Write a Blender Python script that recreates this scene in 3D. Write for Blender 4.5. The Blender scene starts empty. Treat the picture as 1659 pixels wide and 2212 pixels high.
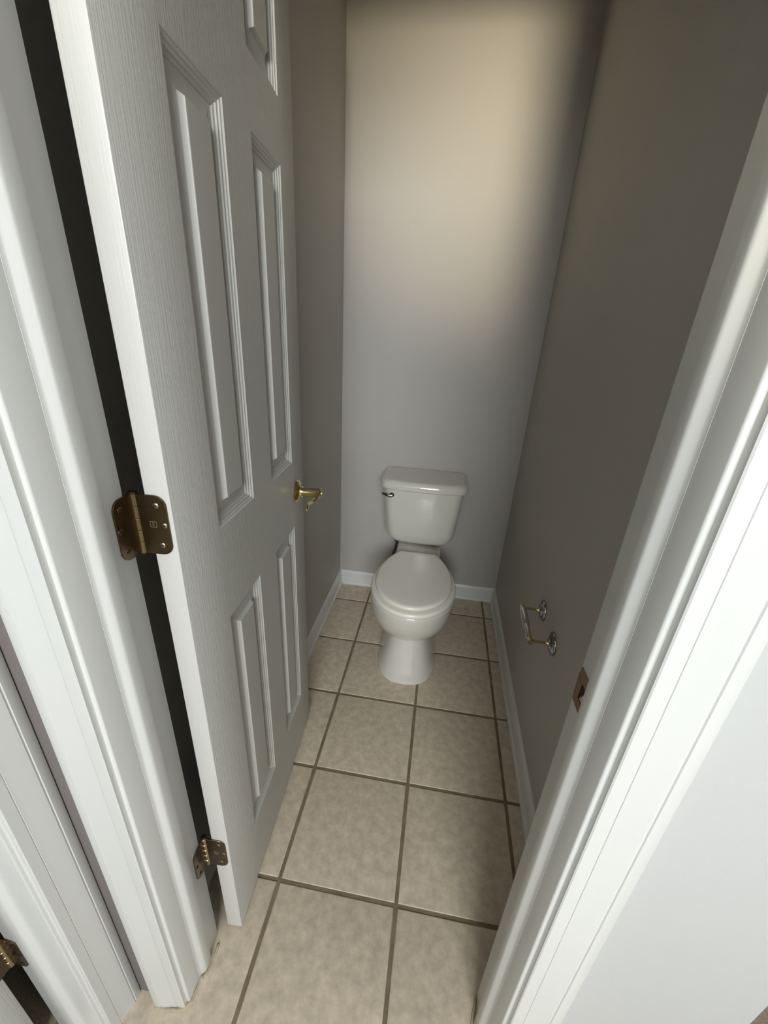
import bpy, bmesh, math, random
from mathutils import Vector, Matrix
random.seed(7)
sc = bpy.context.scene
COL = sc.collection
T = 0.3125                       # floor tile pitch in metres

# ------------------------------------------------------------------ camera
F_PX = 879.058
yaw, pit, roll = -0.126803, -0.408876, 0.0572696
fwd = Vector((math.sin(yaw) * math.cos(pit), math.cos(yaw) * math.cos(pit), math.sin(pit)))
rgt = Vector((math.cos(yaw), -math.sin(yaw), 0))
up = rgt.cross(fwd)
r2 = rgt * math.cos(roll) + up * math.sin(roll)
u2 = -rgt * math.sin(roll) + up * math.cos(roll)
cam_d = bpy.data.cameras.new('camera')
cam_d.sensor_fit = 'HORIZONTAL'
cam_d.sensor_width = 36.0
cam_d.lens = 36.0 * F_PX / 1659.0
cam_d.clip_start = 0.01
cam = bpy.data.objects.new('camera', cam_d)
COL.objects.link(cam)
M = Matrix((r2, u2, -fwd)).transposed().to_4x4()
M.translation = Vector((0.945029, -1.804449, 4.273968)) * T
cam.matrix_world = M
sc.camera = cam

# ------------------------------------------------------------------ world, lights, exposure
w = bpy.data.worlds.new('world')
sc.world = w
w.use_nodes = True
w.node_tree.nodes['Background'].inputs[0].default_value = (0.55, 0.68, 0.9, 1)
w.node_tree.nodes['Background'].inputs[1].default_value = 0.6
sc.view_settings.view_transform = 'Standard'
sc.view_settings.look = 'None'
sc.view_settings.gamma = 1.0
sc.view_settings.use_curve_mapping = False
sc.view_settings.exposure = 0.0
sc.cycles.use_denoising = True
sc.cycles.max_bounces = 7
sc.cycles.diffuse_bounces = 4
sc.cycles.caustics_reflective = False
sc.cycles.caustics_refractive = False
sc.cycles.use_adaptive_sampling = True
sc.cycles.adaptive_threshold = 0.045
sc.cycles.adaptive_min_samples = 20

WIN_Y = -3.0                                   # wall with the window behind the camera
WINS = ((0.62, 1.72, 1.45, 1.35),)   # centre x, centre z, width, height


X_E = 3.1                                      # far side wall of the outer room, with a third window


def area(name, loc, direction, sx, sy, energy, color, spread=180):
    d = bpy.data.lights.new(name, 'AREA')
    d.shape = 'RECTANGLE'
    d.size, d.size_y = sx, sy
    d.energy = energy
    d.color = color
    d.spread = math.radians(spread)
    o = bpy.data.objects.new(name, d)
    COL.objects.link(o)
    o.location = loc
    o.rotation_euler = Vector(direction).to_track_quat('-Z', 'Y').to_euler()
    return o


# daylight through the window: cool sky from above; plus an added narrow warm lamp aimed up at the back wall
area('sky_light', (0.62, WIN_Y - 0.13, 1.94), (-0.04, 1, -0.28), 1.45, 0.92, 62, (0.94, 0.98, 1.0), 130)
area('warm_uplight', (0.46, WIN_Y - 0.14, 1.37), (0.0, 1, 0.165), 0.46, 0.28, 3.1, (1.0, 0.87, 0.64), 22)
area('east_light', (X_E + 0.06, -1.35, 1.50), (-1, 0.25, -0.1), 0.9, 1.2, 12, (0.97, 0.99, 1.0), 150)


# ------------------------------------------------------------------ materials
def new_mat(name):
    m = bpy.data.materials.new(name)
    m.use_nodes = True
    nt = m.node_tree
    return m, nt, nt.nodes['Principled BSDF']


def plain(name, col, rough=0.5, metal=0.0, spec=None, bump=0.0, bump_scale=200.0, stretch=(1, 1, 1), mottle=0.0,
          mottle_scale=8.0, coat=0.0):
    m, nt, b = new_mat(name)
    b.inputs['Base Color'].default_value = (*col, 1)
    b.inputs['Roughness'].default_value = rough
    b.inputs['Metallic'].default_value = metal
    if spec is not None:
        b.inputs['Specular IOR Level'].default_value = spec
    if coat:
        b.inputs['Coat Weight'].default_value = coat
        b.inputs['Coat Roughness'].default_value = 0.05
    if bump or mottle:
        tc = nt.nodes.new('ShaderNodeTexCoord')
        mp = nt.nodes.new('ShaderNodeMapping')
        mp.inputs['Scale'].default_value = stretch
        nt.links.new(tc.outputs['Object'], mp.inputs['Vector'])
    if bump:
        n = nt.nodes.new('ShaderNodeTexNoise')
        n.inputs['Scale'].default_value = bump_scale
        n.inputs['Detail'].default_value = 3
        nt.links.new(mp.outputs[0], n.inputs['Vector'])
        bp = nt.nodes.new('ShaderNodeBump')
        bp.inputs['Strength'].default_value = bump
        bp.inputs['Distance'].default_value = 0.001
        nt.links.new(n.outputs[0], bp.inputs['Height'])
        nt.links.new(bp.outputs[0], b.inputs['Normal'])
    if mottle:
        n2 = nt.nodes.new('ShaderNodeTexNoise')
        n2.inputs['Scale'].default_value = mottle_scale
        n2.inputs['Detail'].default_value = 6
        n2.inputs['Roughness'].default_value = 0.65
        nt.links.new(mp.outputs[0], n2.inputs['Vector'])
        rp = nt.nodes.new('ShaderNodeValToRGB')
        rp.color_ramp.elements[0].position = 0.3
        rp.color_ramp.elements[1].position = 0.7
        rp.color_ramp.elements[0].color = (*[c * (1 - mottle) for c in col], 1)
        rp.color_ramp.elements[1].color = (*[min(1, c * (1 + mottle * 0.6)) for c in col], 1)
        nt.links.new(n2.outputs[0], rp.inputs[0])
        nt.links.new(rp.outputs[0], b.inputs['Base Color'])
    return m


WALL = plain('wall_paint', (0.465, 0.443, 0.405), 0.55, bump=0.25, bump_scale=260)
PIER = plain('pale_wall_tone', (0.535, 0.54, 0.53), 0.5, bump=0.15, bump_scale=260)  # separate lighter tone for the wall end and the hall wall
TAUPE = plain('taupe_strip_tone', (0.185, 0.163, 0.158), 0.55, bump=0.25, bump_scale=260)  # separate darker tone for one wall strip, chosen for its look
CEIL = plain('ceiling_paint', (0.84, 0.83, 0.79), 0.8, bump=0.3, bump_scale=120)
TRIM = plain('trim_paint', (0.70, 0.705, 0.68), 0.30, bump=0.05, bump_scale=60, stretch=(1, 1, 0.05))
DOORM = plain('door_paint', (0.58, 0.575, 0.54), 0.42, bump=0.45, bump_scale=420, stretch=(1, 1, 0.03))
PANELM = plain('panel_paint', (0.58, 0.575, 0.54), 0.38, bump=0.06, bump_scale=300, stretch=(1, 1, 0.05))
EDGEM = plain('door_edge_paint', (0.84, 0.84, 0.80), 0.45)
TILE = plain('ceramic_tile', (0.64, 0.545, 0.42), 0.42, bump=0.15, bump_scale=90, mottle=0.24, mottle_scale=38)
GROUT = plain('grout', (0.24, 0.185, 0.115), 0.95, bump=0.5, bump_scale=500, mottle=0.35, mottle_scale=14)
CARPET = plain('carpet_pile', (0.36, 0.29, 0.20), 0.95, bump=1.0, bump_scale=600, mottle=0.3, mottle_scale=200)
PORC = plain('porcelain', (0.67, 0.645, 0.58), 0.10, coat=0.6)
SEATM = plain('seat_plastic', (0.86, 0.825, 0.735), 0.22)
CHROME = plain('chrome', (0.72, 0.72, 0.72), 0.10, metal=1.0)
DKCHROME = plain('worn_chrome', (0.32, 0.33, 0.34), 0.16, metal=1.0)
NICKEL = plain('satin_nickel', (0.62, 0.60, 0.55), 0.28, metal=1.0)
BRASS = plain('polished_brass', (0.82, 0.67, 0.30), 0.10, metal=1.0)
KNUCK = plain('worn_brass', (0.44, 0.36, 0.20), 0.24, metal=1.0)
DULLB = plain('dull_brass', (0.56, 0.48, 0.27), 0.18, metal=1.0)
ABRASS = plain('antique_brass', (0.17, 0.12, 0.068), 0.32, metal=1.0, mottle=0.25, mottle_scale=30)
DBRASS = plain('aged_bronze_plate', (0.30, 0.17, 0.10), 0.42, metal=1.0, mottle=0.3, mottle_scale=40)
SCREWM = plain('brassy_screw', (0.42, 0.36, 0.24), 0.35, metal=1.0)
STAMP = plain('stamped_mark', (0.72, 0.60, 0.42), 0.35, metal=1.0)
DARKM = plain('painted_recess_shade', (0.02, 0.018, 0.015), 0.9)  # near-black colour painted in as the shade of the latch hole and screw slots
RAWWOOD = plain('raw_wood', (0.55, 0.40, 0.24), 0.8)
CAULK = plain('caulk', (0.50, 0.43, 0.29), 0.6, mottle=0.25, mottle_scale=40)
RUBBER = plain('braided_hose', (0.10, 0.10, 0.11), 0.35, metal=0.6)

# ------------------------------------------------------------------ helpers
def set_props(o, label=None, cat=None, kind=None, group=None):
    if label: o['label'] = label
    if cat: o['category'] = cat
    if kind: o['kind'] = kind
    if group: o['group'] = group
    return o


def empty(name, loc=(0, 0, 0), **kw):
    o = bpy.data.objects.new(name, None)
    o.empty_display_size = 0.05
    COL.objects.link(o)
    o.location = loc
    return set_props(o, **kw)


def wloc(o):
    v = Vector(o.location)
    while o.parent:
        o = o.parent
        v += Vector(o.location)
    return v


class MB:
    """collects faces in world coordinates and links them as one mesh object"""

    def __init__(self):
        self.v, self.f, self.mi = [], [], []

    def add(self, vs, fs, mi=0):
        k = len(self.v)
        self.v += [Vector(x) for x in vs]
        self.f += [[i + k for i in f] for f in fs]
        self.mi += [mi] * len(fs)
        return self

    def box(self, x0, x1, y0, y1, z0, z1, mi=0, L=None):
        vs = [(x, y, z) for z in (z0, z1) for y in (y0, y1) for x in (x0, x1)]
        if L: vs = [L(*q) for q in vs]
        return self.add(vs, [(0, 2, 3, 1), (4, 5, 7, 6), (0, 1, 5, 4), (2, 6, 7, 3), (0, 4, 6, 2), (1, 3, 7, 5)], mi)

    def loft(self, rings, cap0=True, cap1=True, closed=True, mi=0):
        n = len(rings[0])
        vs = [p for r in rings for p in r]
        fs = []
        for a in range(len(rings) - 1):
            for i in range(n if closed else n - 1):
                j = (i + 1) % n
                fs.append((a * n + i, a * n + j, (a + 1) * n + j, (a + 1) * n + i))
        if cap0: fs.append(tuple(range(n))[::-1])
        if cap1: fs.append(tuple((len(rings) - 1) * n + i for i in range(n)))
        return self.add(vs, fs, mi)

    def lathe(self, c, axis, prof, seg=28, mi=0):
        """prof: (radius, distance along axis)"""
        c, a = Vector(c), Vector(axis).normalized()
        p = a.orthogonal().normalized()
        q = a.cross(p)
        rings = []
        for r, h in prof:
            r = max(r, 1e-5)
            rings.append([c + a * h + p * (r * math.cos(t * 2 * math.pi / seg)) + q * (r * math.sin(t * 2 * math.pi / seg))
                          for t in range(seg)])
        return self.loft(rings, mi=mi)

    def tube(self, pts, rad, seg=12, flat=None, mi=0):
        pts = [Vector(q) for q in pts]
        n = len(pts)
        rs = rad if isinstance(rad, (list, tuple)) else [rad] * n
        rings = []
        ref = None
        for i in range(n):
            d = (pts[min(i + 1, n - 1)] - pts[max(i - 1, 0)]).normalized()
            if ref is None:
                ref = Vector(flat) if flat else d.orthogonal()
            s = (ref - d * ref.dot(d)).normalized()
            ref = s if not flat else Vector(flat)
            t = d.cross(s)
            r = rs[i]
            ra, rb = r if isinstance(r, tuple) else (r, r)
            rings.append([pts[i] + s * (ra * math.cos(k * 2 * math.pi / seg)) + t * (rb * math.sin(k * 2 * math.pi / seg))
                          for k in range(seg)])
        return self.loft(rings, mi=mi)

    def build(self, name, mats, parent=None, smooth=None, **kw):
        base = wloc(parent) if parent else Vector((0, 0, 0))
        me = bpy.data.meshes.new(name)
        me.from_pydata([q - base for q in self.v], [], self.f)
        if not isinstance(mats, (list, tuple)): mats = [mats]
        for mt in mats: me.materials.append(mt)
        for i, pl in enumerate(me.polygons): pl.material_index = self.mi[i]
        bm = bmesh.new()
        bm.from_mesh(me)
        bmesh.ops.recalc_face_normals(bm, faces=bm.faces)
        bm.to_mesh(me)
        bm.free()
        if smooth is not None:
            me.shade_smooth()
            me.set_sharp_from_angle(angle=math.radians(smooth))
        o = bpy.data.objects.new(name, me)
        COL.objects.link(o)
        if parent: o.parent = parent
        return set_props(o, **kw)


def boxes(name, lst, mat, parent=None, **kw):
    mb = MB()
    for q in lst: mb.box(*q)
    return mb.build(name, mat, parent, **kw)


def local(origin, X, Y):
    o, X, Y = Vector(origin), Vector(X), Vector(Y)
    return lambda a, b, c: o + X * a + Y * b + Vector((0, 0, c))


S = dict(kind='structure')
# ------------------------------------------------------------------ room shell
XL, XR, YB = -0.193, 0.688, 1.416            # water closet side walls and back wall
XO = 0.8265                                  # outer face of the right wall (outside corner)
YF, YI = -0.237, -0.122                      # doorway wall: camera side, inner side
JL, JR = -0.105, 0.509                       # jamb faces of the doorway
XV = -0.236                                  # wall left of the camera, with the second doorway
HC = 2.50
HEAD = 2.052
Y_N = 2.2

# floor: grout bed with single tiles
floor = \
    boxes('floor', [(-0.36, XO, -1.6, YB + 0.05, -0.06, -0.0022)], GROUT, label='beige ceramic tile floor with brown grout joints', cat='floor', **S)
G = 0.0048                                   # half the joint width


def tile_mesh(x0, x1, y0, y1):
    mb = MB()
    dz = random.uniform(-0.0003, 0.0003)
    rings = []
    for ins, z in ((0, -0.012), (0, -0.0016), (0.0012, -0.0004), (0.0032, 0.0)):
        rings.append([(x0 + ins, y0 + ins, z + dz), (x1 - ins, y0 + ins, z + dz), (x1 - ins, y1 - ins, z + dz), (x0 + ins, y1 - ins, z + dz)])
    mb.loft(rings, cap0=False)
    return mb


for j in range(-6, 5):
    for i in range(-2, 3):
        x0, x1 = i * T + G, (i + 1) * T - G
        y0, y1 = j * T + G, (j + 1) * T - G
        lo, hi = (-0.20, 0.684) if j >= 0 else (-0.30, XO)
        x0, x1, y1 = max(x0, lo), min(x1, hi), min(y1, YB - 0.003)
        if x1 - x0 < 0.02: continue
        tile_mesh(x0, x1, y0, y1).build('tile', TILE, floor, smooth=50)
boxes('floor_bedroom', [(XO, X_E, -3.0, Y_N, -0.06, 0.004), (-0.36, XO, -3.0, -1.6, -0.06, 0.004)], CARPET,
      label='tan carpet beyond the end of the wall at right', cat='floor', **S)

boxes('wall_back', [(XL - 0.11, XO, YB, YB + 0.11, 0, HC)], WALL, label='greige wall behind the toilet', cat='wall', **S)
boxes('wall_left', [(XL - 0.11, XL, YI, YB, 0, HC)], WALL, label='greige side wall behind the open door', cat='wall', **S)
boxes('wall_right', [(XR, XO, YI, YB, 0, HC)], WALL, label='shaded greige wall with the toilet paper holder', cat='wall', **S)
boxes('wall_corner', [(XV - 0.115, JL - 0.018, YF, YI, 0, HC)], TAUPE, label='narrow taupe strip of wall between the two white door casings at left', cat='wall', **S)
boxes('wall_front', [(JL - 0.018, XO, YF, YI, HEAD + 0.018, HC)],
      WALL, label='greige wall above the doorway', cat='wall', **S)
boxes('wall_pier', [(JR + 0.018, XO, YF, YI, 0, HEAD + 0.018)], PIER, label='smooth pale wall end right of the doorway casing', cat='wall', **S)
D2Y = -0.309                                 # second doorway: far jamb face
D2W = 0.66
boxes('wall_hall', [(XV - 0.115, XV, D2Y + 0.018, YF, 0, HC), (XV - 0.115, XV, -3.11, D2Y - D2W - 0.018, 0, HC),
                    (XV - 0.115, XV, D2Y - D2W - 0.018, D2Y + 0.018, HEAD + 0.018, HC)], PIER,
      label='pale hall wall around the second doorway at left', cat='wall', **S)
boxes('wall_closet', [(-1.4, -1.3, -1.5, 0.4, 0, HC), (-1.3, XL - 0.115, 0.3, 0.4, 0, HC), (-1.3, XV - 0.115, -1.5, -1.4, 0, HC)], WALL,
      label='walls of the unlit room beyond the second doorway', cat='wall', **S)
boxes('floor_closet', [(-1.4, -0.36, -1.5, 0.4, -0.06, 0.0)], CARPET, label='floor of the unlit room beyond the second doorway', cat='floor', **S)
wl = []
xa = XV - 0.115
for (cx_, cz_, ww_, wh_) in sorted(WINS):
    wl += [(xa, cx_ - ww_ / 2, WIN_Y - 0.11, WIN_Y, 0, HC), (cx_ - ww_ / 2, cx_ + ww_ / 2, WIN_Y - 0.11, WIN_Y, 0, cz_ - wh_ / 2),
           (cx_ - ww_ / 2, cx_ + ww_ / 2, WIN_Y - 0.11, WIN_Y, cz_ + wh_ / 2, HC)]
    xa = cx_ + ww_ / 2
wl.append((xa, X_E, WIN_Y - 0.11, WIN_Y, 0, HC))
boxes('wall_window', wl, WALL, label='wall with window behind the camera', cat='wall', **S)
boxes('wall_east', [(X_E, X_E + 0.1, -3.11, -1.8, 0, HC), (X_E, X_E + 0.1, -0.9, Y_N + 0.1, 0, HC), (X_E, X_E + 0.1, -1.8, -0.9, 0, 0.9), (X_E, X_E + 0.1, -1.8, -0.9, 2.1, HC)], WALL, label='far side wall of the outer room with a window opening', cat='wall', **S)
boxes('wall_north', [(XO, X_E, Y_N, Y_N + 0.1, 0, HC)], WALL, label='end wall of the outer room', cat='wall', **S)
boxes('ceiling', [(-1.4, X_E + 0.1, -3.11, Y_N + 0.1, HC, HC + 0.08)], CEIL, label='flat white ceiling', cat='ceiling', **S)

# windows behind the camera: double-hung sashes
for wi, (cx_, cz_, ww_, wh_) in enumerate(WINS):
    wx0, wx1, wz0, wz1 = cx_ - ww_ / 2, cx_ + ww_ / 2, cz_ - wh_ / 2, cz_ + wh_ / 2
    win = empty('window_%d' % (wi + 1), (cx_, WIN_Y, wz0), label='white double-hung window behind the camera', cat='window', **S)
    fr = MB()
    for a, b_, c, d in ((wx0, wx0 + .04, wz0, wz1), (wx1 - .04, wx1, wz0, wz1), (wx0 + .04, wx1 - .04, wz0, wz0 + .04), (wx0 + .04, wx1 - .04, wz1 - .04, wz1)):
        fr.box(a, b_, WIN_Y - 0.10, WIN_Y - 0.03, c, d)
    fr.build('frame', TRIM, win)
    for h in (0, 1):
        a0, a1 = wx0 + .04, wx1 - .04
        c0 = wz0 + .04 if h == 0 else cz_ - .02
        c1 = cz_ + .02 if h == 0 else wz1 - .04
        sh = MB()
        for a, b_, c, d in ((a0, a0 + .035, c0, c1), (a1 - .035, a1, c0, c1), (a0 + .035, a1 - .035, c0, c0 + .035), (a0 + .035, a1 - .035, c1 - .035, c1), (cx_ - .012, cx_ + .012, c0 + .035, c1 - .035)):
            sh.box(a, b_, WIN_Y - 0.085 + .022 * h, WIN_Y - 0.065 + .022 * h, c, d)
        sh.build('sash', TRIM, win)


# ------------------------------------------------------------------ baseboards
def extrude(L0, prof, a0, a1, m0=0.0, m1=0.0):
    """prof: (out, height); run along local a from a0 to a1; m = mitre slope (a shifts by m*out)"""
    r0 = [L0(a0 + m0 * o, o, h) for o, h in prof]
    r1 = [L0(a1 + m1 * o, o, h) for o, h in prof]
    return [r0, r1]


BB = [(0, 0), (0.020, 0), (0.020, 0.006), (0.0185, 0.013), (0.0145, 0.017), (0.0125, 0.018), (0.0125, 0.060), (0.0105, 0.066), (0.0095, 0.073), (0.0060, 0.079), (0.0035, 0.083), (0, 0.084)]
Lb = local((XL, YB, 0), (1, 0, 0), (0, -1, 0))
MB().loft(extrude(Lb, BB, 0, XR - XL, 1, -1)).build('baseboard_back', TRIM, smooth=40, label='white moulded baseboard along the back wall behind the toilet', cat='baseboard', **S)
Ll = local((XL, YB, 0), (0, -1, 0), (1, 0, 0))
MB().loft(extrude(Ll, BB, 0, YB - YI - .015, 1, 0)).build('baseboard_left', TRIM, smooth=40, label='white baseboard on the left side wall behind the door', cat='baseboard', **S)
Lr = local((XR, YB, 0), (0, -1, 0), (-1, 0, 0))
MB().loft(extrude(Lr, BB, 0, YB - YI - .015, 1, 0)).build('baseboard_right', TRIM, smooth=40, label='white baseboard on the right wall below the paper holder', cat='baseboard', **S)


# ------------------------------------------------------------------ door frames
CAS = [(0.0, 0.0), (0.0, 0.0085), (0.0015, 0.0100), (0.0155, 0.0112), (0.0160, 0.0102), (0.0168, 0.0102), (0.0173, 0.0114), (0.026, 0.0124), (0.036, 0.0150),
       (0.047, 0.0172), (0.0480, 0.0160), (0.0495, 0.0160), (0.0505, 0.0178), (0.0620, 0.0178), (0.0645, 0.0165), (0.0660, 0.0130), (0.0660, 0.0)]


def stop_prof(depth):
    # (distance from the camera side face, protrusion into the opening)
    d1 = depth - 0.0440
    d0 = d1 - 0.0310
    return [(d1, 0), (d1, 0.0085), (d1 - 0.001, 0.0092), (d0 + 0.0130, 0.0091), (d0 + 0.0105, 0.0086), (d0 + 0.0085, 0.0074), (d0 + 0.0055, 0.0047), (d0 + 0.0030, 0.0024), (d0 + 0.001, 0.0008), (d0 - .003, 0.0003), (d0 - .003, 0)]


def door_frame(name, L, W, depth, label, inner=True):
    root = empty(name, L(0, 0, 0), label=label, cat='door frame', **S)
    H = HEAD
    e = 0.0025
    jp = [(-0.018, 0), (-e, 0), (-e * 0.3, e * 0.3), (0, e), (0, depth - e), (-e, depth), (-0.018, depth)]
    MB().loft([[L(a, b, 0) for a, b in jp], [L(a, b, H) for a, b in jp]]).build('side_jamb', TRIM, root, smooth=50)
    MB().loft([[L(W - a, b, 0) for a, b in jp], [L(W - a, b, H) for a, b in jp]]).build('side_jamb', TRIM, root, smooth=50)
    MB().box(-0.018, W + 0.018, 0, depth, H, H + 0.018, L=L).build('head_jamb', TRIM, root)
    sp = stop_prof(depth)
    MB().loft([[L(o, d, 0.002) for d, o in sp], [L(o, d, H - o) for d, o in sp]]).build('door_stop', TRIM, root, smooth=40)
    MB().loft([[L(W - o, d, 0.002) for d, o in sp], [L(W - o, d, H - o) for d, o in sp]]).build('door_stop', TRIM, root, smooth=40)
    MB().loft([[L(o, d, H - o) for d, o in sp], [L(W - o, d, H - o) for d, o in sp]]).build('door_stop', TRIM, root, smooth=40)
    rv = 0.006
    for side in ((-1, 1) if inner else (-1,)):
        yy = (lambda t: -t) if side < 0 else (lambda t: depth + t * 0.55)
        z0 = 0.001
        MB().loft([[L(-rv - a, yy(t), z0) for a, t in CAS], [L(-rv - a, yy(t), H + rv + a) for a, t in CAS]]).build('casing', TRIM, root, smooth=30)
        MB().loft([[L(W + rv + a, yy(t), z0) for a, t in CAS], [L(W + rv + a, yy(t), H + rv + a) for a, t in CAS]]).build('casing', TRIM, root, smooth=30)
        MB().loft([[L(-rv - a, yy(t), H + rv + a) for a, t in CAS], [L(W + rv + a, yy(t), H + rv + a) for a, t in CAS]]).build('casing', TRIM, root, smooth=30)
    return root


L1 = local((JL, YF, 0), (1, 0, 0), (0, 1, 0))
frame1 = door_frame('trim_1', L1, JR - JL, YI - YF, 'white moulded jamb and casing around the toilet doorway')
L2 = local((XV, D2Y, 0), (0, -1, 0), (-1, 0, 0))
frame2 = door_frame('trim_2', L2, D2W, 0.115, 'white moulded casing of the second doorway at far left')

# uneven caulk where the frame meets the tiles
for pts in ([(JL + 0.013, YI - .02), (JL + 0.0135, YI - .045), (JL + 0.012, YF + 0.045), (JL + 0.004, YF + 0.036), (JL + 0.003, YF + 0.004), (JL - 0.008, YF - 0.012), (JL - 0.045, YF - 0.018), (JL - .075, YF - .02)],
            [(JR - 0.002, YI - .004), (JR - 0.0125, YI - .045), (JR - 0.011, YF + 0.045), (JR - 0.003, YF + 0.036), (JR - 0.003, YF + 0.004), (JR + 0.008, YF - 0.012), (JR + 0.045, YF - 0.018), (JR + .072, YF - .02)]):
    mb = MB()
    P = []
    for k in range(len(pts) - 1):
        for t in range(5):
            s = t / 5
            P.append((pts[k][0] * (1 - s) + pts[k + 1][0] * s + random.uniform(-.0008, .0008), pts[k][1] * (1 - s) + pts[k + 1][1] * s + random.uniform(-.0008, .0008), 0.0005))
    mb.tube(P, [(random.uniform(.0022, .0042), random.uniform(.0022, .0042)) for _ in P], 8)
    mb.build('caulk_bead', CAULK, frame1, smooth=80, label='yellowed caulk along the foot of the frame')

# strike plate on the right jamb
sp_y0, sp_y1, sp_z0, sp_z1 = -0.1575, -0.1255, 0.904, 0.958
xs = JR - 0.0012
mb = MB()
hy0, hy1, hz0, hz1 = -0.1565 + .0045, -0.139, 0.919, 0.943
for q in ((sp_y0, hy0, sp_z0, sp_z1), (hy1, sp_y1, sp_z0, sp_z1), (hy0, hy1, sp_z0, hz0), (hy0, hy1, hz1, sp_z1)):
    mb.box(xs, JR + 0.001, q[0], q[1], q[2], q[3])
mb.tube([(xs + .0006, sp_y1 - .001, (hz0 + hz1) / 2 - .016), (xs + .0006, sp_y1 - .001, (hz0 + hz1) / 2 + .016)], [(0.003, .0012)] * 2, 8, flat=(0, 1, 0))
plate = mb.build('strike_plate', DBRASS, frame1, label='bronze strike plate on the right jamb')
MB().box(JR - 0.0004, JR + 0.0006, hy0, hy1, hz0, hz1).build('latch_hole_shade', DARKM, plate)  # thin dark sheet stands in for the shade inside the hole
MB().add([(JR - .0007, hy0 + .0, hz0 + .001), (JR - .0007, hy1 - .003, hz0 + .001), (JR - .0007, hy0 + .001, hz1 - .007)], [(0, 1, 2)]).build('splintered_wood', RAWWOOD, plate)


def screw(c, n, r=0.0041):
    n = Vector(n).normalized()
    mb = MB()
    mb.lathe(c, n, [(r, -0.001), (r, 0.0003), (r * 0.85, 0.0008), (r * 0.4, 0.0012), (0.00001, 0.0013)], 16)
    p = n.orthogonal().normalized()
    p = Matrix.Rotation(random.uniform(0, 1.5), 3, n) @ p
    q = n.cross(p)
    c = Vector(c)
    for a, b_ in ((p, q), (q, p)):
        h0, h1 = 0.0005, 0.00145
        vs = [c + a * (sa * r * .62) + b_ * (sb * r * .14) + n * h for h in (h0, h1) for sb in (-1, 1) for sa in (-1, 1)]
        mb.add(vs, [(0, 2, 3, 1), (4, 5, 7, 6), (0, 1, 5, 4), (2, 6, 7, 3), (0, 4, 6, 2), (1, 3, 7, 5)], 1)  # raised dark cross paints in the shade of the driver slots
    return mb


def leaf_mesh(c0, du, n, wdt, h, rad=0.0155):
    """plate from the pin side (c0) along du, rounded outer corners; n = visible normal"""
    du, n = Vector(du).normalized(), Vector(n).normalized()
    out = [(0, -h / 2)]
    for k in range(9):
        t = -math.pi / 2 + k * math.pi / 16
        out.append((wdt - rad + rad * math.cos(t), -h / 2 + rad + rad * math.sin(t)))
    for k in range(9):
        t = k * math.pi / 16
        out.append((wdt - rad + rad * math.cos(t), h / 2 - rad + rad * math.sin(t)))
    out.append((0, h / 2))
    Z = Vector((0, 0, 1))
    mb = MB()
    mb.loft([[Vector(c0) + du * a + Z * b_ - n * 0.0012 for a, b_ in out], [Vector(c0) + du * a + Z * b_ + n * 0.0008 for a, b_ in out],
             [Vector(c0) + du * a * 0.992 + Z * b_ * .992 + n * 0.0012 for a, b_ in out]])
    return mb


def text_mesh(body, size, origin, du, dz, n, mat, parent, name):
    cu = bpy.data.curves.new('glyph', 'FONT')
    cu.body = body
    cu.size = size
    cu.align_x = 'CENTER'
    cu.align_y = 'CENTER'
    cu.extrude = 0.0002
    cu.resolution_u = 3
    tmp = bpy.data.objects.new('glyph', cu)
    COL.objects.link(tmp)
    bpy.context.view_layer.update()
    dg = bpy.context.evaluated_depsgraph_get()
    me0 = tmp.evaluated_get(dg).to_mesh()
    mb = MB()
    du, dz, n = Vector(du), Vector(dz), Vector(n)
    mb.add([Vector(origin) + du * v.co.x + dz * v.co.y + n * v.co.z for v in me0.vertices], [tuple(p_.vertices) for p_ in me0.polygons])
    bpy.data.objects.remove(tmp)
    bpy.data.curves.remove(cu)
    # square stamped border round the character
    s, t_ = size * 0.62, size * 0.09
    for a0, a1, b0, b1 in ((-s, s, s - t_, s), (-s, s, -s, -s + t_), (-s, -s + t_, -s, s), (s - t_, s, -s, s)):
        vs = [Vector(origin) + du * a + dz * b_ + n * h for h in (-.0002, .0003) for b_ in (b0, b1) for a in (a0, a1)]
        mb.add(vs, [(0, 2, 3, 1), (4, 5, 7, 6), (0, 1, 5, 4), (2, 6, 7, 3), (0, 4, 6, 2), (1, 3, 7, 5)])
    return mb.build(name, mat, parent)


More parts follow.
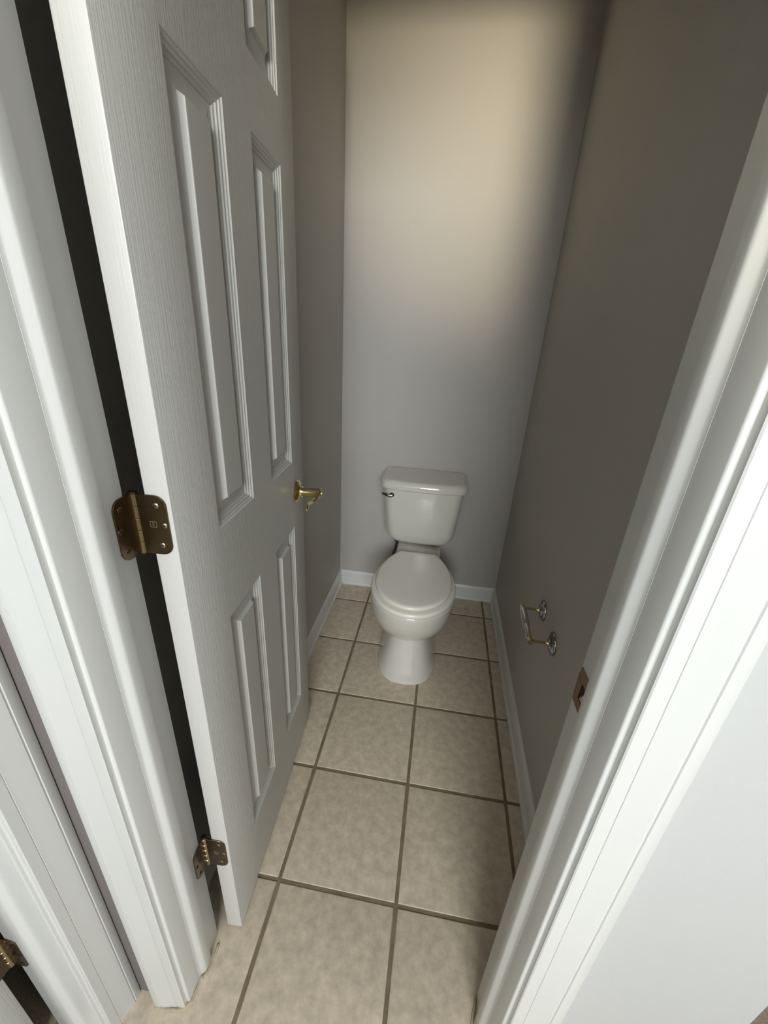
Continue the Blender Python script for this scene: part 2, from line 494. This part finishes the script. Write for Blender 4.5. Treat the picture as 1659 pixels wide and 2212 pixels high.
def hinge(parent, pin, zc, jamb_dir, jamb_n, jamb_x, door_dir, door_n, door_edge, label):
    """pin: xy; leaves are plates; jamb_x / door_edge give a point on each mounting face"""
    h = 0.089
    root = empty('hinge', Vector((0, 0, 0)))
    root.parent = parent
    root.location = Vector((pin[0], pin[1], zc)) - wloc(parent)
    root['label'] = label
    Z = Vector((0, 0, 1))
    c = Vector((pin[0], pin[1], zc))
    # barrel of five knuckles
    for k in range(5):
        a, b_ = -h / 2 + k * h / 5 + .0004, -h / 2 + (k + 1) * h / 5 - .0004
        MB().lathe(c, Z, [(.0052, a), (.0058, a + .0006), (.0058, b_ - .0006), (.0052, b_)], 18).build('knuckle', KNUCK, root, smooth=40)
    MB().lathe(c, Z, [(.0025, -h / 2 - .003), (.0044, -h / 2 - .002), (.0044, -h / 2), (.003, -h / 2), (.003, h / 2), (.0058, h / 2), (.0060, h / 2 + .0022), (.0045, h / 2 + .0034), (.001, h / 2 + .0038)], 18).build('pin', ABRASS, root, smooth=40)
    specs = []
    for d, n, pt in ((jamb_dir, jamb_n, jamb_x), (door_dir, door_n, door_edge)):
        d, n = Vector(d).normalized(), Vector(n).normalized()
        pt = Vector((pt[0], pt[1], zc))
        off = (pt - c).dot(n)                       # plane offset from the pin axis
        c0 = c + n * (off + 0.0012)
        specs.append((d, n, c0))
    ends = (0.0385, 0.0475)
    for k, (d, n, c0) in enumerate(specs):
        lf = leaf_mesh(c0 - d * 0.002, d, n, ends[k], h).build('leaf', ABRASS, root, smooth=30)
        w_ = ends[k]
        for a, zz in ((w_ * .66, .030), (w_ * .82, 0.001), (w_ * .66, -.030)):
            screw(c0 + d * a + Z * zz + n * 0.0010, n).build('screw', [SCREWM if k else ABRASS, DARKM], root, smooth=40)
        du = d if (d.cross(Z)).dot(n) > 0 else -d
        text_mesh('E', 0.0075, c0 + d * (w_ * .50) + Z * 0.002 + n * 0.0014, du, Z, n, STAMP if k else ABRASS, root, 'stamped_mark')
    return root


# ------------------------------------------------------------------ doors
DW, DT, DZ0, DZ1 = 0.607, 0.035, 0.012, 2.034
PU = ((0.118, 0.266), (0.370, 0.517))
PZ = ((0.205, 0.838), (1.020, 1.635), (1.738, 1.915))
PROF = [(0, 0), (0.0020, -0.0022), (0.0050, -0.0030), (0.0062, -0.0050), (0.0100, -0.0058), (0.0112, -0.0080), (0.0150, -0.0092), (0.0165, -0.0112),
        (0.0225, -0.0120), (0.0375, -0.0090), (0.0385, -0.0084), (0.0425, -0.0012), (0.0440, -0.0008)]


def make_door(name, L, label):
    """L(u, v, z): u along the width from the hinge edge, v = depth into the slab from the face seen"""
    root = empty(name, L(0, DT / 2, 0), label=label, cat='door', **S)
    mb = MB()
    us = [0, PU[0][0], PU[0][1], PU[1][0], PU[1][1], DW]
    zs = [DZ0, PZ[0][0], PZ[0][1], PZ[1][0], PZ[1][1], PZ[2][0], PZ[2][1], DZ1]
    e = 0.0016
    # stiles with softly eased arrises, then rails and mullions
    for u0, u1, ea, eb in ((us[0], us[1], e, 0), (us[4], us[5], 0, e)):
        pr = []
        if ea: pr += [(u0 + ea, 0), (u0 + ea * .3, ea * .3), (u0, ea), (u0, DT - ea), (u0 + ea * .3, DT - ea * .3), (u0 + ea, DT)]
        else: pr += [(u0, 0), (u0, DT)]
        if eb: pr += [(u1 - eb, DT), (u1 - eb * .3, DT - eb * .3), (u1, DT - eb), (u1, eb), (u1 - eb * .3, eb * .3), (u1 - eb, 0)]
        else: pr += [(u1, DT), (u1, 0)]
        mb.loft([[L(a, b_, DZ0) for a, b_ in pr], [L(a, b_, DZ1) for a, b_ in pr]])
    for k in (0, 2, 4, 6):
        mb.box(us[1], us[4], 0, DT, zs[k], zs[k + 1], L=L)
    for k in (1, 3, 5):
        mb.box(us[2], us[3], 0, DT, zs[k], zs[k + 1], L=L)
    mb.build('slab', DOORM, root, smooth=30)
    for (u0, u1) in PU:
        for (z0, z1) in PZ:
            p = MB()
            for face in (0, 1):
                rings = []
                for ins, dep in PROF:
                    v = -dep if face == 0 else DT + dep
                    rings.append([L(u0 + ins, v, z0 + ins), L(u1 - ins, v, z0 + ins), L(u1 - ins, v, z1 - ins), L(u0 + ins, v, z1 - ins)])
                p.loft(rings, cap0=False)
            p.build('panel', PANELM, root, smooth=14)
    return root


ang = math.radians(2.86)
eD = Vector((-math.sin(ang), math.cos(ang), 0))         # along the open door, away from the hinges
nD = Vector((math.cos(ang), math.sin(ang), 0))          # out of the visible face
N0 = Vector((-0.050, -0.108, 0))
LD1 = local(N0, eD, -nD)
door1 = make_door('door_1', LD1, 'open white six-panel door with brass lever and bronze hinges')
pin1 = (JL + 0.0035, YI + 0.0115)
edge1 = LD1(0, DT / 2, 0)
for zc in (1.081, 0.3125):
    hinge(door1, pin1, zc, (0, -1, 0), (1, 0, 0), (JL, YI), nD, -eD, (edge1.x, edge1.y), 'antique brass butt hinge with rounded leaves')

# lever handle
lv = empty('lever_handle')
lv.parent = door1
hc = LD1(0.551, 0, 0.930)
lv.location = hc - wloc(door1)
lv['label'] = 'polished brass lever handle'
MB().lathe(hc, nD, [(.0325, 0), (.0330, .002), (.0315, .0045), (.0265, .0065), (.0180, .0085), (.0155, .0110), (.0150, .016)], 40).build('rose', BRASS, lv, smooth=40)
MB().lathe(hc, nD, [(.0125, .010), (.0125, .0145), (.0122, .0155), (.0122, .056), (.0132, .0575), (.0132, .064), (.0095, .0675), (.006, .0685), (.0055, .0705), (.001, .0715)], 28).build('shank', BRASS, lv, smooth=40)
pth = []
for t, o, z in ((0, .060, 0), (.012, .0605, -.002), (.024, .0590, -.0065), (.038, .0555, -.0090), (.054, .0530, -.0070), (.070, .0525, -.0025), (.085, .0535, -.0020), (.096, .0555, -.0050), (.103, .0570, -.0085)):
    pth.append(hc - eD * t + nD * o + Vector((0, 0, z)))
rr = [(.0090, .0065), (.0080, .0060), (.0065, .0050), (.0060, .0042), (.0062, .0040), (.0064, .0040), (.0062, .0040), (.0055, .0038), (.0035, .0028)]
MB().tube(pth, rr, 14, flat=(0, 0, 1)).build('lever', BRASS, lv, smooth=50)
hb = hc - nD * DT
lb = empty('lever_handle')
lb.parent = door1
lb.location = hb - wloc(door1)
lb['label'] = 'brass lever handle on the hidden side'
MB().lathe(hb, -nD, [(.0325, 0), (.0330, .002), (.0315, .0045), (.0265, .0065), (.0180, .0085), (.0112, .0155), (.0112, .045), (.001, .05)], 28).build('rose', BRASS, lb, smooth=40)
MB().box(DW - .0005, DW + .0006, .006, .029, .905, .963, L=LD1).build('latch_plate', BRASS, door1)

# second door, swung into the unlit room: only the leaf of its bottom hinge reaches the frame
ang2 = math.radians(2.0)
e2 = Vector((-math.cos(ang2), math.sin(ang2), 0))
n2 = Vector((-math.sin(ang2), -math.cos(ang2), 0))
LD2 = local(Vector((XV - 0.115 - 0.013, D2Y - 0.055, 0)), e2, -n2)
door2 = make_door('door_2', LD2, 'second white panel door swung into the unlit room at far left')
edge2 = LD2(0, DT / 2, 0)
hinge(door2, (XV - 0.115 - 0.0105, D2Y - 0.0035), 0.3125, (1, 0, 0), (0, -1, 0), (XV - .1, D2Y), n2, -e2, (edge2.x, edge2.y), 'dark bronze hinge at the lower left corner')

# ------------------------------------------------------------------ toilet
CX = 0.252
toilet = empty('toilet', (CX, 1.0, 0), label='bone white two-piece toilet with closed lid against the back wall', cat='toilet')


def plan(cx, hw, y0, y1, nf=2.0, nb=3.0, yc=None, z=0, seg=64):
    yc = y0 + hw * 1.2 if yc is None else yc
    out = []
    for k in range(seg):
        t = 2 * math.pi * k / seg
        c, s = math.cos(t), math.sin(t)
        n_ = nf if s < 0 else nb
        x = cx + hw * math.copysign(abs(c) ** (2 / n_), c)
        y = yc + (yc - y0 if s < 0 else y1 - yc) * math.copysign(abs(s) ** (2 / n_), s)
        out.append((x, y, z))
    return out


# pedestal
mb = MB()
rings = []
for z, hw, y0, y1, nf in ((0.000, .129, .722, 1.270, 2.7), (0.010, .129, .722, 1.270, 2.7), (0.016, .126, .726, 1.268, 2.7), (0.05, .118, .738, 1.26, 2.8), (0.09, .109, .752, 1.25, 2.9),
                          (0.13, .100, .765, 1.25, 3.0), (0.17, .094, .776, 1.25, 3.0), (0.21, .092, .782, 1.25, 3.0), (0.26, .098, .785, 1.25, 2.8)):
    rings.append(plan(CX, hw, y0, y1, nf, 3.0, y0 + .20, z))
mb.loft(rings)
mb.build('pedestal', PORC, toilet, smooth=60)
# bowl
mb = MB()
rings = []
for z, hw, y0, y1 in ((0.188, .060, .815, 1.02), (0.193, .078, .790, 1.05), (0.201, .098, .765, 1.07), (0.213, .117, .742, 1.09), (0.230, .134, .722, 1.10), (0.255, .151, .702, 1.12), (0.285, .163, .686, 1.13),
                      (0.315, .170, .676, 1.14), (0.345, .1735, .671, 1.15), (0.366, .1745, .669, 1.15), (0.374, .1735, .670, 1.15), (0.378, .169, .675, 1.145)):
    rings.append(plan(CX, hw, y0, y1, 2.05, 2.6, .872, z))
mb.loft(rings)
mb.build('bowl', PORC, toilet, smooth=60)
# deck that carries the tank
mb = MB()
for_rings = []
for z, hw, y0, y1 in ((.24, .085, 1.08, 1.30), (.31, .098, 1.06, 1.335), (.365, .104, 1.05, 1.345), (.388, .104, 1.06, 1.345), (.394, .100, 1.065, 1.34)):
    for_rings.append(plan(CX, hw, y0, y1, 5, 5, (y0 + y1) / 2, z))
mb.loft(for_rings)
mb.build('tank_deck', PORC, toilet, smooth=60)


def back(a, wb, t):
    # rounds in from the widest point and flattens off at the hinge line
    s_ = min(1.0, t / 0.93)
    return wb + (a - wb) * (1 - s_ ** 2.0) ** 0.9 - max(0, t - 0.93) * 0.12


def seat_plan(a, y0, yb, wb, z, yc=.868, seg=36):
    pts = []
    for k in range(seg + 1):
        t = math.pi * k / seg
        pts.append((CX - a * math.cos(t), yc - (yc - y0) * math.sin(t), z))
    m_ = 16
    for k in range(1, m_ + 1):
        t = k / m_
        pts.append((CX + back(a, wb, t), yc + (yb - yc) * t, z))
    for k in range(m_, 0, -1):
        t = k / m_
        pts.append((CX - back(a, wb, t), yc + (yb - yc) * t, z))
    return pts


mb = MB()
rings = []
for z, ins in ((.3770, .014), (.3800, .010), (.3804, .002), (.3835, 0), (.390, 0), (.3955, .002), (.3985, .006), (.3995, .012)):
    rings.append(seat_plan(.1755 - ins, .664 + ins, 1.105, .112 - ins, z, .880))
mb.loft(rings)
mb.build('seat', SEATM, toilet, smooth=60)
mb = MB()
rings = []
for z, ins in ((.4000, .016), (.4032, .011), (.4036, .003), (.4065, 0), (.4115, .0005), (.4155, .003), (.4180, .008), (.4190, .016), (.4200, .045), (.4204, .09)):
    rings.append(seat_plan(.1590 - ins, .683 + ins, 1.114 - ins * .6, .096 - ins * .9, z, .885))
mb.loft(rings)
mb.build('seat_lid', SEATM, toilet, smooth=60)
for s in (-1, 1):
    MB().tube([(CX + s * .077 - .018, 1.118, .400), (CX + s * .077 + .018, 1.118, .400)], .0085, 14).build('seat_hinge', SEATM, toilet, smooth=50)


def rrect(x0, x1, y0, y1, r, z, bow=0.0, seg=8):
    out = []
    for cx, cy, a0 in ((x1 - r, y0 + r, -90), (x1 - r, y1 - min(r, .02), 0), (x0 + r, y1 - min(r, .02), 90), (x0 + r, y0 + r, 180)):
        rr_ = r if cy < (y0 + y1) / 2 else min(r, .02)
        if rr_ != r: cx = x1 - rr_ if cx > (x0 + x1) / 2 else x0 + rr_
        for k in range(seg + 1):
            t = math.radians(a0 + 90 * k / seg)
            out.append([cx + rr_ * math.cos(t), cy + rr_ * math.sin(t), z])
    # straight front run gets extra points so it can bow
    fr_ = []
    n = 12
    a, b_ = out[-1], out[0]
    for k in range(1, n):
        s = k / n
        fr_.append([a[0] + (b_[0] - a[0]) * s, a[1] + (b_[1] - a[1]) * s, z])
    out += fr_
    xm, hw = (x0 + x1) / 2, (x1 - x0) / 2
    ym = (y0 + y1) / 2
    for q in out:
        if q[1] < ym:
            q[1] -= bow * (1 - ((q[0] - xm) / hw) ** 2)
    return out


TX = 0.2475                                    # tank centre
mb = MB()
rings = []
for z, hw, y0, r, bow in ((.398, .100, 1.270, .05, .004), (.400, .125, 1.248, .05, .008), (.406, .142, 1.231, .055, .012), (.416, .154, 1.220, .055, .014), (.432, .1625, 1.212, .052, .016), (.46, .168, 1.208, .048, .017),
                          (.55, .176, 1.204, .044, .018), (.64, .184, 1.200, .042, .019), (.692, .189, 1.198, .042, .019)):
    rings.append(rrect(TX - hw, TX + hw, y0, 1.398, r, z, bow))
mb.loft(rings)
mb.build('tank', PORC, toilet, smooth=60)
mb = MB()
rings = []
for z, ins in ((.690, .008), (.6905, .003), (.694, .0005), (.698, .0), (.709, .0005), (.717, .0025), (.724, .0065), (.729, .0105), (.7318, .0150), (.7330, .024)):
    rings.append(rrect(TX - .204 + ins, TX + .204 - ins, 1.186 + ins, 1.405 - max(ins, 0) * .3, .045, z, .020))
mb.loft(rings)
mb.build('tank_lid', PORC, toilet, smooth=60)
fl = MB()
fc = Vector((0.104, 1.188, .660))
fl.lathe(fc + Vector((0, .012, 0)), (0, -1, 0), [(.0125, 0), (.0125, .008), (.011, .012), (.008, .016), (.001, .0175)], 22)
fl.tube([fc + Vector((.003, -.006, -.0015)), fc + Vector((-.012, -.007, -.002)), fc + Vector((-.026, -.006, .001)), fc + Vector((-.038, -.003, .004)), fc + Vector((-.046, -.001, .005))],
        [(.0075, .005), (.0078, .005), (.0068, .0045), (.006, .004), (.004, .003)], 14, flat=(0, 0, 1))
fl.build('flush_lever', DKCHROME, toilet, smooth=50)
for s in (-1, 1):
    MB().lathe((CX + s * .112, 1.02, .012), (0, 0, 1), [(.013, 0), (.013, .006), (.011, .012), (.006, .016), (.001, .017)], 18).build('bolt_cap', PORC, toilet, smooth=50)

# supply hose behind the toilet
MB().tube([(.110, YB - .03, .225), (.112, YB - .055, .26), (.124, YB - .07, .30), (.130, YB - .085, .35), (.131, YB - .09, .40)], .0065, 12).build('supply_hose', RUBBER, toilet, smooth=60, label='dark braided supply hose')
MB().lathe((.131, YB - .09, .355), (0, 0, 1), [(.010, 0), (.016, .004), (.016, .033), (.012, .045)], 14).build('coupling_nut', RUBBER, toilet, smooth=40)

# ------------------------------------------------------------------ toilet paper holder
tp = empty('toilet_paper_holder', (XR, .52, .538), label='empty chrome and brass toilet paper holder on the right wall', cat='paper holder')
XB = 0.622
for y, z in ((.594, .543), (.448, .532)):
    post = MB().lathe((XR, y, z), (-1, 0, 0), [(.0345, 0), (.0345, .0025), (.0325, .0060), (.0260, .0085), (.0225, .0090), (.0190, .0115), (.0110, .0135), (.0090, .014)], 32).build('rosette', DKCHROME, tp, smooth=35)
    MB().lathe((XR, y, z), (-1, 0, 0), [(.0085, .013), (.0065, .018), (.0046, .026), (.0042, .036), (.0044, .052), (.0050, .058)], 18).build('arm', DULLB, tp, smooth=50)
    MB().tube([(XB, y - .008, z), (XB, y + .008, z)], [.0082, .0082], 16).build('socket', DULLB, tp, smooth=40)
d = Vector((0, .448 - .594, .532 - .543))
s0 = Vector((XB, .594, .543))
MB().tube([s0 + d * t for t in (.04, .05, .56, .57)], [.0090, .0112, .0112, .0104], 20).build('roller', NICKEL, tp, smooth=40)
MB().tube([s0 + d * t for t in (.56, .57, .93, .96)], [.0084, .0084, .0082, .006], 20).build('roller_sleeve', NICKEL, tp, smooth=40)
